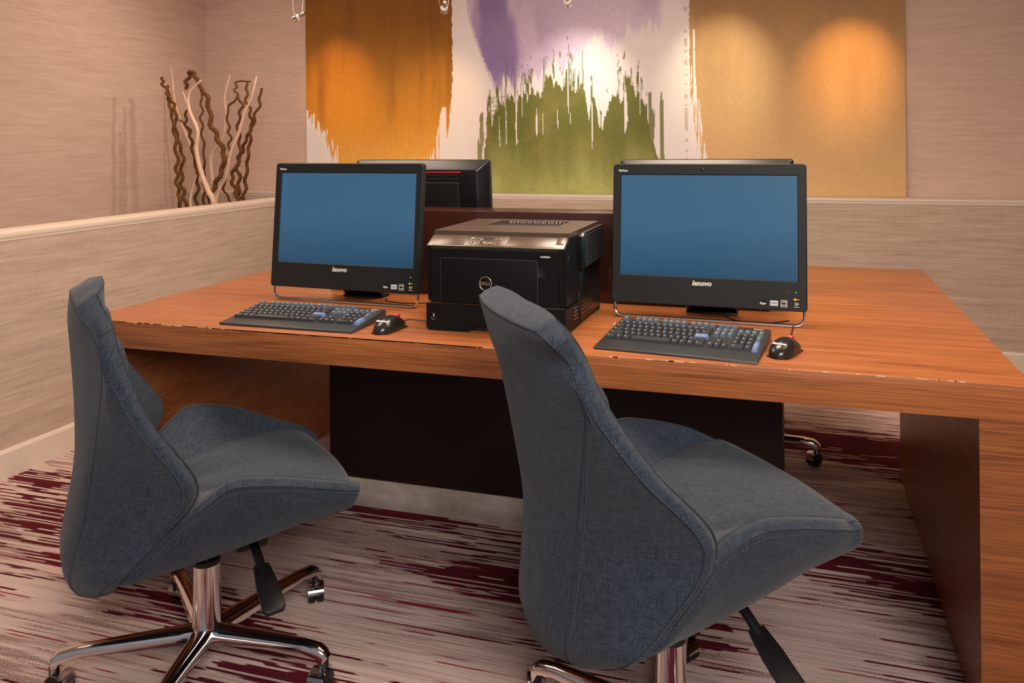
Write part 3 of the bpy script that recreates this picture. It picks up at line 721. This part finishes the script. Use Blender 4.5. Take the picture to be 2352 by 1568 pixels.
def task_chair(x, y, yaw, dz, tilt, star, label, P, arm_fix=None, bulge=0):
    t = empty('task_chair', (x, y, 0), yaw, label, 'chair', 'blue-grey task chairs at the double desk')
    ct, st_ = math.cos(tilt), math.sin(tilt)
    def X(p): return Vector((p[0], ct*p[1]-st_*(p[2]-.42), .42+st_*p[1]+ct*(p[2]-.42)+dz))
    g = lambda n: Vector(P[n])
    # ---- backrest
    b2, b3, b4, mS, wS, lS, bS, cM, cB = [g(k) for k in ('b2', 'b3', 'b4', 'mS', 'wS', 'lS', 'bS', 'cM', 'cB')]
    E = [Vector((b2.x-.040, b2.y-.012, b2.z+.004)), b2+Vector((-.004, 0, -.012)), b3, b4, mS, wS, lS, bS, Vector((.172, -.230, .332)), Vector((.085, -.238, .290))]
    Cc = [Vector(p) for p in ((0, -.318, .946), (0, -.320, .925), (0, -.319, .882), (0, -.310, .815), (0, -.295, .690), (0, -.288, .570), (0, -.299, .455), (0, -.304, .375), (0, -.280, .298), (0, -.243, .272))]
    for c in Cc: c.y -= bulge
    S = [E[0].lerp(Cc[0], .30)+Vector((0, -.004, 0)), E[1].lerp(Cc[1], .2)+Vector((0, -.006, 0)), E[2].lerp(Cc[2], .12)+Vector((0, -.004, 0)), E[3].lerp(Cc[3], .06), Vector((.187, -.257, .695)), cM+Vector((0, -.004, 0)), Vector((.127, -.270, .455)), cB, Vector((.095, -.268, .308)), Vector((.045, -.243, .279))]
    rows = []
    for i, (c, s, e) in enumerate(zip(Cc, S, E)):
        th = .046 if i < 2 else .040
        if i > 7: th = .036
        mid = c.lerp(s, .55)+Vector((0, -.006, 0)); sm_ = s.lerp(e, .5)+Vector((.003, -.006 if i > 3 else -.002, 0))
        if i < 3:      # smooth bow across the head of the back
            bow = lambda f: Vector((e.x*f, c.y+(e.y-c.y)*f*f, c.z+(e.z-c.z)*f**2.2))
            mid, s, sm_ = bow(.42), bow(.76), bow(.89)
        dirn = Vector((e.x-s.x, e.y-s.y, 0)); nrm = Vector((-dirn.y, dirn.x, 0)).normalized() if dirn.length > 1e-4 else Vector((0, 1, 0))
        nrm = (nrm+Vector((0, .5, 0))).normalized()
        up = Vector((0, 0, (1.38, 1.0, .65, .45, .18, .18, .18, 0, 0, 0)[i]*(P['g2'][2]-P['b2'][2])))
        G = e+nrm*(th*.84)+up; gm = e.lerp(G, .5)+Vector((.004, -.001, .0))+(e-s).normalized()*.006
        f_sm = sm_+nrm*th+up; f_s = s+Vector((-.012, th*1.15, 0))+up; f_m = mid+Vector((0, th*1.35, 0))+up; f_c = c+Vector((0, th*1.35, 0))+up
        ring = [c, mid, s, sm_, e-(e-s).normalized()*.004, e, gm, G, G-(G-f_s).normalized()*.004, f_sm, f_s, f_m, f_c]
        rows.append([X(p) for p in ring])
    R = dome(loft(rows, 7, 4, [5, 7]), .009, .022)
    ip = lambda r, k: r[k]
    nE, nG, nS = 5*4, 5*4+2*4, 2*4
    back = obj('backrest', skin(R, 6*4), M_FABRIC, t, ang=50)
    def line(k, a, c, off=.0): return [R[i][k]+(R[i][k]-Vector((0, (R[i][0].y+R[i][-1].y)/2, R[i][k].z))).normalized()*off for i in range(a, c)]
    mir = lambda Pth: [Vector((-p.x, p.y, p.z)) for p in Pth]
    n0 = 4; topE = [R[n0][k] for k in range(0, nE+1)]; topG = [R[n0][k] for k in range(nG, len(R[0]))]
    sE = topE[:-1]+line(nE, n0, len(R)-4); sG = topG[::-1][:-1]+line(nG, n0, len(R)-10); sS = line(nS, n0+21, len(R)-6)
    cs = int(n0+7*2.05); cross = [R[cs][k] for k in range(nE, nG+1)]
    b = B()
    for Pth in (sE, sG, sS, cross):
        tube(b, Pth, .0011, 5); tube(b, mir(Pth), .0011, 5)
    obj('seam_piping', b, M_SEAM, back)
    def inset(Pth, k0, a, c, tow): return [R[i][k0].lerp(R[i][k0+tow], .55)+(R[i][k0]-R[i][len(R[0])-1]).normalized()*.0012 for i in range(a, c)]
    q1 = inset(None, nE, n0, len(R)-4, -2); q2 = inset(None, nS, n0+21, len(R)-6, 1)
    for q in (q1, mir(q1), q2, mir(q2)): obj('stitching', stitches([q]), M_THREAD, back)
    # ---- seat
    s1, s2, s3, i2, i3 = [g(k) for k in ('s1', 's2', 's3', 'i2', 'i3')]
    spt = [s1+Vector((-.05, -.045, -.03)), s1, Vector((.283, -.105, .487)), Vector((s2.x-.006, -.045, .541)), s2, Vector((s2.x-.004, .10, .552)), Vector((.274, .20, .518)), s3+Vector((.004, -.025, .008)), s3+Vector((-.008, .010, -.002)), s3+Vector((-.045, .026, -.009))]
    pan = [(.05, -.21, .42), (.085, -.15, .455), (.095, -.10, .478), (.112, -.05, .492), (.142, .01, .500), (.180, .09, .505), (.208, .18, .504), (.222, s3.y-.03, .498), (.205, s3.y+.004, .488), (.15, s3.y+.022, .477)]
    cen = [(0, -.21, .42), (0, -.15, .450), (0, -.10, .470), (0, -.05, .483), (0, .01, .491), (0, .09, .500), (0, .18, .503), (0, s3.y-.025, .497), (0, s3.y+.013, .488), (0, s3.y+.034, .476)]
    und = [(.16, -.22, .372), (.21, -.175, .366), (.222, -.11, .376), (.226, -.05, .388), (.228, .0, .397), (.226, .09, .411), (.220, .18, .425), (.216, s3.y-.03, .432), (.205, s3.y-.0, .432), (.16, s3.y+.018, .432)]
    rows = []
    for i in range(len(spt)):
        s, q, c, u_ = spt[i], Vector(pan[i]), Vector(cen[i]), Vector(und[i])
        wr = .026 if 0 < i < 8 else .014
        rim_i = s+Vector((-wr, .004, .011 if i < 8 else .006)); rim_m = s+Vector((-wr*.42, .001, .011 if i < 8 else .006))
        if i > 7: q.x = min(q.x, rim_i.x-.01)
        pm = c.lerp(q, .55)+Vector((0, 0, .002)); fm = q.lerp(rim_i, .5)+Vector((0, 0, -.004 if i < 7 else .0))
        sd1 = s.lerp(u_, .33)+Vector((.010, 0, -.004)); sd2 = s.lerp(u_, .70)+Vector((.008, 0, -.006)); uc = u_+Vector((-.02, 0, -.008)); ub = Vector((u_.x*.5, u_.y, u_.z-.018)); uu = Vector((0, u_.y, u_.z-.022))
        ring = [c, pm, q, fm, rim_i, rim_m, s, sd1, sd2, u_, uc, ub, uu]
        rows.append([X(p) for p in ring])
    R2 = dome(loft(rows, 6, 4, [4, 6]), .012, .012)
    seat = obj('seat', skin(R2, 6*4), M_FABRIC, t, ang=50)
    kq, ki, ks = 8, 16, 24
    ln = lambda k, a, c: [R2[i][k] for i in range(a, c)]
    b = B(); q_i = ln(ki, 6, 55); q_s = ln(ks, 5, 57); q_q = ln(kq, 8, 47)
    for Pth in (q_i, q_s): tube(b, Pth, .0011, 5); tube(b, mir(Pth), .0011, 5)
    tube(b, q_q, .0007, 5); tube(b, mir(q_q), .0007, 5)
    obj('seam_piping', b, M_SEAM, seat)
    q1 = [R2[i][ks].lerp(R2[i][ks+2], .45)+Vector((.0012, 0, .0003)) for i in range(5, 57)]
    for q in (q1, mir(q1)): obj('stitching', stitches([q]), M_THREAD, seat)
    # ---- mechanism, column, lever
    zs = .37+dz
    b = B(); box(b, -.075, .075, -.07, .13, zs-.022, zs+.018, .008, 2); box(b, .03, .10, .05, .125, zs-.050, zs+.0, .010, 2); obj('tilt_mechanism', b, M_RUBBER, t)
    b = B(); lathe(b, [(0, .2), (.014, .2), (.014, zs)], 20); lathe(b, [(.036, .088), (.0335, .1), (.0305, .245), (.0275, .248), (.0275, .20)], 28); gc = obj('gas_column', b, M_CHROME, t)
    b = B(); lathe(b, [(.0305, .2445), (.0312, .2445), (.0312, .256), (.015, .258), (.0145, .25)], 24); obj('column_collar', b, M_RUBBER, gc)
    b = B(); pth = cr([(.085, .088, zs-.025), (.13, .090, zs-.040), (.18, .092, zs-.062)], 5); tube(b, pth, [.011]*len(pth), 10, sy=.7)
    prism(b, [(.165, .075), (.165, .110), (.215, .118), (.275, .121), (.285, .115), (.286, .078), (.276, .071), (.215, .070)], 'z', -.005, .005, .002)
    for v in b.verts:
        if abs(v.co.z) < .02: v.co.z += zs-.058-(v.co.x-.165)*.42
    obj('lever', b, M_RUBBER, t)
    # ---- chrome star base
    b = B(); lathe(b, [(0, .058), (.036, .060), (.040, .072), (.036, .088), (.030, .096), (.027, .10), (0, .10)], 28); obj('hub', b, M_CHROME, t)
    for k in range(5):
        a = star-yaw+2*PI*k/5
        if arm_fix: a += arm_fix[k]
        Ma = Matrix.Rotation(a, 4, 'Z'); b = B()
        sec = [(.020, .022, .060, .096), (.06, .019, .066, .0965), (.13, .0165, .071, .0985), (.21, .0145, .077, .1005), (.275, .0135, .081, .1010), (.305, .0135, .074, .0975), (.322, .0130, .062, .088), (.331, .0125, .048, .074)]
        rg = []
        for xx, hw, zl, zh in sec:
            hw *= 1.32
            P8 = [(-hw, zl), (-hw*1.0, (zl+zh)/2), (-hw*.8, zh-.004), (-hw*.45, zh), (hw*.45, zh), (hw*.8, zh-.004), (hw, (zl+zh)/2), (hw, zl)]
            if xx > .3: P8 = [(p_[0], p_[1]) for p_ in P8]
            rg.append([b.verts.new((xx+(.010 if (xx > .29 and zz_ > .07) else 0), yy_, zz_)) for yy_, zz_ in P8])
        for A, C in zip(rg, rg[1:]):
            for j in range(8): b.faces.new((A[j], A[(j+1) % 8], C[(j+1) % 8], C[j]))
        b.faces.new(rg[0]); b.faces.new(rg[-1])
        for v in b.verts: v.co = Ma @ v.co
        leg = obj('leg', b, M_CHROME, t, ang=40)
        # twin-wheel hooded caster under the end of the arm
        sw = a+(.9, 2.2, -.6, .3, 1.6)[k]; Mc = Ma @ Matrix.Translation((.327, 0, 0)) @ Matrix.Rotation(sw-a, 4, 'Z') @ Matrix.Translation((-.016, 0, .026))
        b = B()
        for sgn in (-1, 1):
            lathe(b, [(0, .0), (.020, .0), (.0255, .003), (.0255, .016), (.021, .0185), (0, .0185)], 24, Mc @ Matrix.Rotation(sgn*PI/2, 4, 'X') @ Matrix.Translation((0, 0, .002)))
        lathe(b, [(0, 0), (.011, 0), (.011, .045), (0, .045)], 14, Ma @ Matrix.Translation((.327, 0, .030)))
        obj('caster', b, M_RUBBER, leg)
        b = B(); hood = []
        for sgn in (-1, 1):
            rr = []
            for j in range(13):
                an = -.25+PI*1.05*j/12; rr.append((math.cos(an)*.0275, sgn*.0205, math.sin(an)*.0275))
            hood.append(rr)
        V0 = [b.verts.new(Mc @ Vector(p)) for p in hood[0]]; V1 = [b.verts.new(Mc @ Vector(p)) for p in hood[1]]
        for j in range(12): b.faces.new((V0[j], V0[j+1], V1[j+1], V1[j]))
        r_ = bmesh.ops.solidify(b, geom=list(b.faces), thickness=.0015)
        obj('caster_hood', b, M_CHROME, leg)
    return t
PL = {'b2': (0.1667, -0.2981, 0.9269), 'b3': (0.2094, -0.2734, 0.886), 'b3f': (0.1967, -0.2454, 0.8941), 'b4': (0.243, -0.2578, 0.8322), 'bS': (0.2596, -0.2311, 0.3927), 'cB': (0.1194, -0.286, 0.3606), 'cM': (0.138, -0.2565, 0.5578), 'g2': (0.2117, -0.2636, 0.9486), 'i2': (0.2737, 0.0178, 0.5763), 'i3': (0.2456, 0.2729, 0.5084), 'lS': (0.273, -0.1583, 0.4636), 'mS': (0.2924, -0.1987, 0.7149), 's1': (0.2644, -0.1826, 0.4021), 's2': (0.3091, -0.0009, 0.566), 's3': (0.2531, 0.2878, 0.4895), 'wG': (0.2995, -0.0744, 0.5769), 'wS': (0.3154, -0.1036, 0.5734)}
PR = {'b2': (0.2163, -0.305, 0.9405), 'b3': (0.2091, -0.2727, 0.8881), 'b3f': (0.1966, -0.2453, 0.8949), 'b4': (0.2451, -0.2608, 0.8226), 'bS': (0.2602, -0.2201, 0.3965), 'cB': (0.1216, -0.2875, 0.356), 'cM': (0.1342, -0.2496, 0.5701), 'g2': (0.208, -0.2754, 0.9518), 'i2': (0.2733, 0.0192, 0.5785), 'i3': (0.2434, 0.2515, 0.5041), 'lS': (0.2785, -0.1681, 0.448), 'mS': (0.2933, -0.1996, 0.7118), 's1': (0.2609, -0.1649, 0.4174), 's2': (0.2934, 0.0262, 0.5654), 's3': (0.2346, 0.2891, 0.4757), 'wG': (0.2903, -0.084, 0.5692), 'wS': (0.3153, -0.1027, 0.5744)}
PM = {k: [(a+c)/2 for a, c in zip(PL[k], PR[k])] for k in PL}
rad = math.radians
task_chair(-1.390, -.250, -.7113, -.0296, -.0674, rad(72), 'blue-grey upholstered task chair on chrome base at the left keyboard', PL, [0, 0, 0, 0, 0])
task_chair(-.2535, -.2364, -.9059, .0245, .0652, rad(94), 'nearer blue-grey upholstered task chair standing before the right keyboard', PR, bulge=.019)
task_chair(-.254, 1.414, PI+.12, 0, 0, rad(-5), 'chair behind the desk, only a chrome caster arm showing past the pedestal', PM, bulge=.01)

# ---------------------------------------------------------------- curly branches in a tall vase behind the low wall
def at(px, py, Y):
    R = _d+_r3*((px-PPX)/F_PX)-_u3*((py-PPY)/F_PX); return CAM+R*((Y-CAM.y)/R.y)
vx, vy = -3.62, 2.50
b = B(); lathe(b, [(0, 0), (.10, 0), (.13, .05), (.15, .30), (.14, .50), (.145, .52), (.13, .52), (.12, .30), (.09, .04), (0, .04)], 32, Matrix.Translation((vx, vy, 0)))
tag(obj('floor_vase', b, plain('brown_glazed_clay', (.10, .05, .03), .4)), 'floor vase hidden behind the low left wall, holding the branches', 'vase')
def bark():
    t = NT('ringed_brown_bark').set(rough=.8, spec=.2); v = t.vec((1, 1, 1)); w_ = t.n('TexWave'); w_.bands_direction = 'Z'
    t.l(v, w_.inputs[0]); w_.inputs['Scale'].default_value = 42; w_.inputs['Distortion'].default_value = 2.5; w_.inputs['Detail'].default_value = 1
    t.col(t.ramp(w_.outputs[1], [(.2, (.06, .022, .007)), (.8, (.25, .11, .036))])); t.bump(w_.outputs[1], .6, .004); return t.m
M_BARK = bark(); M_PALE = plain('bleached_driftwood', (.74, .52, .40), .7, nz=.2, nscale=60)
BR = [
 ('brown', 'leftmost ringed brown branch, hooked at its tip', [(795, 378), (800, 410), (825, 460), (835, 520), (850, 600), (862, 690), (870, 800), (868, 880), (880, 950), (890, 1030)], .0085, 2.30),
 ('brown', 'ringed brown branch crossing the leftmost one, blunt at its tip', [(825, 418), (828, 480), (860, 530), (862, 620), (880, 700), (898, 780), (890, 880), (902, 950), (920, 1028)], .0085, 2.36),
 ('brown', 'thickest brown branch, arching over in a tall peak', [(915, 440), (917, 400), (938, 352), (965, 384), (985, 430), (1022, 490), (1035, 600), (1070, 680), (1100, 760), (1085, 850), (1050, 920), (1025, 1010)], .0115, 2.40),
 ('brown', 'dark branch running close behind the pale forked one', [(915, 540), (912, 600), (935, 660), (945, 730), (965, 830), (970, 920), (965, 1020)], .0085, 2.42),
 ('brown', 'thin dark beaded branch in the middle of the bunch', [(990, 460), (990, 540), (990, 620), (1000, 720), (1003, 830), (1000, 900), (1008, 1010)], .0065, 2.60),
 ('brown', 'beaded branch bent square at the top, the arch right of the middle', [(1230, 400), (1170, 400), (1155, 440), (1165, 480), (1120, 530), (1122, 620), (1130, 680), (1122, 760), (1115, 850), (1098, 930), (1135, 1000)], .0060, 2.62),
 ('brown', 'wavy brown branch rising under the square arch', [(1165, 470), (1188, 520), (1170, 600), (1175, 690), (1178, 780), (1140, 860), (1150, 920), (1165, 990)], .0085, 2.48),
 ('brown', 'brown branch from the arch right end, crossing back to the left', [(1215, 405), (1210, 480), (1230, 560), (1235, 620), (1210, 680), (1190, 740), (1165, 800), (1175, 880), (1170, 960), (1172, 990)], .0085, 2.56),
 ('brown', 'rightmost brown branch, leaning right at its tip', [(1285, 432), (1270, 520), (1240, 610), (1225, 710), (1215, 800), (1205, 900), (1195, 990)], .0085, 2.52),
 ('pale', 'pale smooth branch leaning left behind the brown pair', [(840, 330), (848, 400), (860, 500), (890, 600), (930, 700), (970, 800), (985, 880), (1020, 950), (1030, 1000)], .0085, 2.68),
 ('pale', 'thick pale branch in front of the middle, forked at its tip', [(985, 395), (930, 460), (930, 540), (970, 640), (965, 740), (990, 850), (1020, 930), (1050, 1000)], .0125, 2.34),
 ('pale', 'pale branch with a side bend right of the thickest brown one', [(1130, 370), (1105, 470), (1110, 560), (1095, 680), (1040, 760), (1040, 860), (1060, 960)], .0085, 2.66),
 ('pale', 'pale branch sweeping up to the far right of the bunch', [(1260, 375), (1235, 480), (1200, 560), (1170, 660), (1130, 760), (1110, 860), (1075, 930), (1060, 1000)], .0100, 2.44),
 ('pale', 'short pale stub low at the left of the bunch', [(965, 860), (942, 940), (938, 1020)], .0080, 2.38)]
for kind, lb, pts, r_, Y in BR:
    P = [at(x/2.138, y/2.138, Y) for x, y in pts]; n = len(P)
    e = P[-1]; P += [e.lerp(Vector((vx+(e.x-vx)*.25, vy+(e.y-vy)*.4, .55)), .6), Vector((vx+(e.x-vx)*.12, vy+(e.y-vy)*.3, .50)), Vector((vx+(e.x-vx)*.08, vy+(e.y-vy)*.2, .06))]
    C = cr(P, 14); N = len(C); b = B()
    if kind == 'brown':
        ph = random.random()*6; C = [p+Vector((math.sin(i*.52+ph)*.0085, math.cos(i*.43+ph)*.005, 0))*min(1, i/10) for i, p in enumerate(C)]
    if kind == 'brown': rad_ = [1.22*r_*(.75+.3*min(1, i/N*2))*(1+.13*math.sin(i*2.3)+.06*random.random()) for i in range(N)]
    else: rad_ = [1.2*r_*(.45+.7*min(1, i/N*1.6)) for i in range(N)]
    tube(b, C, rad_, 9)
    if 'forked' in lb: tube(b, cr([C[26], C[20]+Vector((-.03, 0, .03)), C[16]+Vector((-.045, 0, .03))], 5), [.009, .0085, .008, .0075, .007, .0065, .006, .0055, .005, .0045, .004][:11], 8)
    tag(obj('curly_branch', b, M_BARK if kind == 'brown' else M_PALE), lb, 'branch', 'branches behind the low left wall')

# ---------------------------------------------------------------- cable spotlights in front of the mural
RZ = 2.40
b = B(); tube(b, [(-3.9, 2.36, RZ), (1.0, 2.36, RZ)], .006, 10)
for x in (-3.7, -1.6, .8): tube(b, [(x, 2.36, RZ), (x, 2.36, 2.705)], .004, 8)
tag(obj('ceiling_rail', b, M_STEEL), 'slim steel lighting rail hung from the ceiling, carrying the spotlights', 'rail')
def spotlight(hx, hz, aim, power, color, size, blend, label, wide=0):
    t = empty('spotlight', (hx, 2.36, RZ), 0, label, 'lamp', 'spotlights on the rail before the mural')
    head = Vector((0, 0, hz-RZ)); tgt = Vector(aim)-Vector(t.location); dr = (tgt-head).normalized(); q = dr.to_track_quat('Z', 'Y').to_matrix().to_4x4()
    Mh = Matrix.Translation(head) @ q
    b = B(); tube(b, cr([(0, 0, 0), (-.04, 0, (hz-RZ)*.35), (-.035, 0, (hz-RZ)*.8), tuple(head+Vector((-.022, 0, .0)))], 6), .0013, 7); tube(b, cr([(0, 0, 0), (.03, .01, (hz-RZ)*.4), (.028, .01, (hz-RZ)*.75), tuple(head+Vector((.022, 0, .0)))], 6), .0013, 7); obj('wire_arm', b, M_STEEL, t)
    b = B(); lathe(b, [(0, -.052), (.011, -.052), (.0125, -.048), (.0125, -.012), (.010, -.008)], 20, Mh); obj('socket_body', b, M_STEEL, t)
    b = B(); lathe(b, [(.010, -.012), (.019, -.006), (.021, .002), (.012, .006), (0, .006)], 20, Mh); o = obj('lamp_holder', b, M_CERAMIC, t); o['label'] = 'white ceramic holder'
    b = B(); lathe(b, [(.0215, .006), (.0235, .008), (.0235, .026), (.0215, .026), (.0205, .009)], 24, Mh); obj('lamp_shade', b, M_CHROME, t)
    l = bpy.data.lights.new('spot_beam', 'SPOT'); l.energy = power; l.color = color; l.spot_size = math.radians(size); l.spot_blend = blend; l.shadow_soft_size = .012
    lo = bpy.data.objects.new('spot_beam', l); COL.objects.link(lo); lo.parent = t
    lo.matrix_local = Matrix.Translation(head+dr*.032) @ (-dr).to_track_quat('Z', 'Y').to_matrix().to_4x4()
    if wide:
        l2 = bpy.data.lights.new('spot_spill', 'SPOT'); l2.energy = wide; l2.color = (1, .78, .55); l2.spot_size = math.radians(150); l2.spot_blend = .9; l2.shadow_soft_size = .02
        l3 = bpy.data.objects.new('spot_spill', l2); COL.objects.link(l3); l3.parent = t; l3.matrix_local = lo.matrix_local.copy()
spotlight(-2.905, 2.035, (-4.24, 2.25, 1.35), 13, (1, .80, .62), 80, 1, 'leftmost spotlight, beside the left edge of the mural', 4)
spotlight(-3.120, 2.20, (-3.078, 3.1, 1.70), 27, (1, .50, .14), 46, 1, 'spotlight above the picture, lighting the left end of the mural', 6)
spotlight(-1.930, 2.035, (-2.371, 3.1, 1.46), 15, (1, .62, .26), 58, 1, 'spotlight hanging in front of the ochre part of the mural', 9)
spotlight(-1.190, 2.030, (-1.326, 3.1, 1.60), 24, (1, .88, .74), 62, 1, 'spotlight hanging in front of the violet part of the mural', 9)
spotlight(-.360, 2.14, (-.416, 3.1, 1.68), 28, (1, .88, .58), 55, 1, 'spotlight above the picture, lighting the left of the tan field', 7)
spotlight(.380, 2.14, (.309, 3.1, 1.66), 42, (1, .52, .14), 46, 1, 'spotlight above the picture, lighting the right of the tan field', 5)
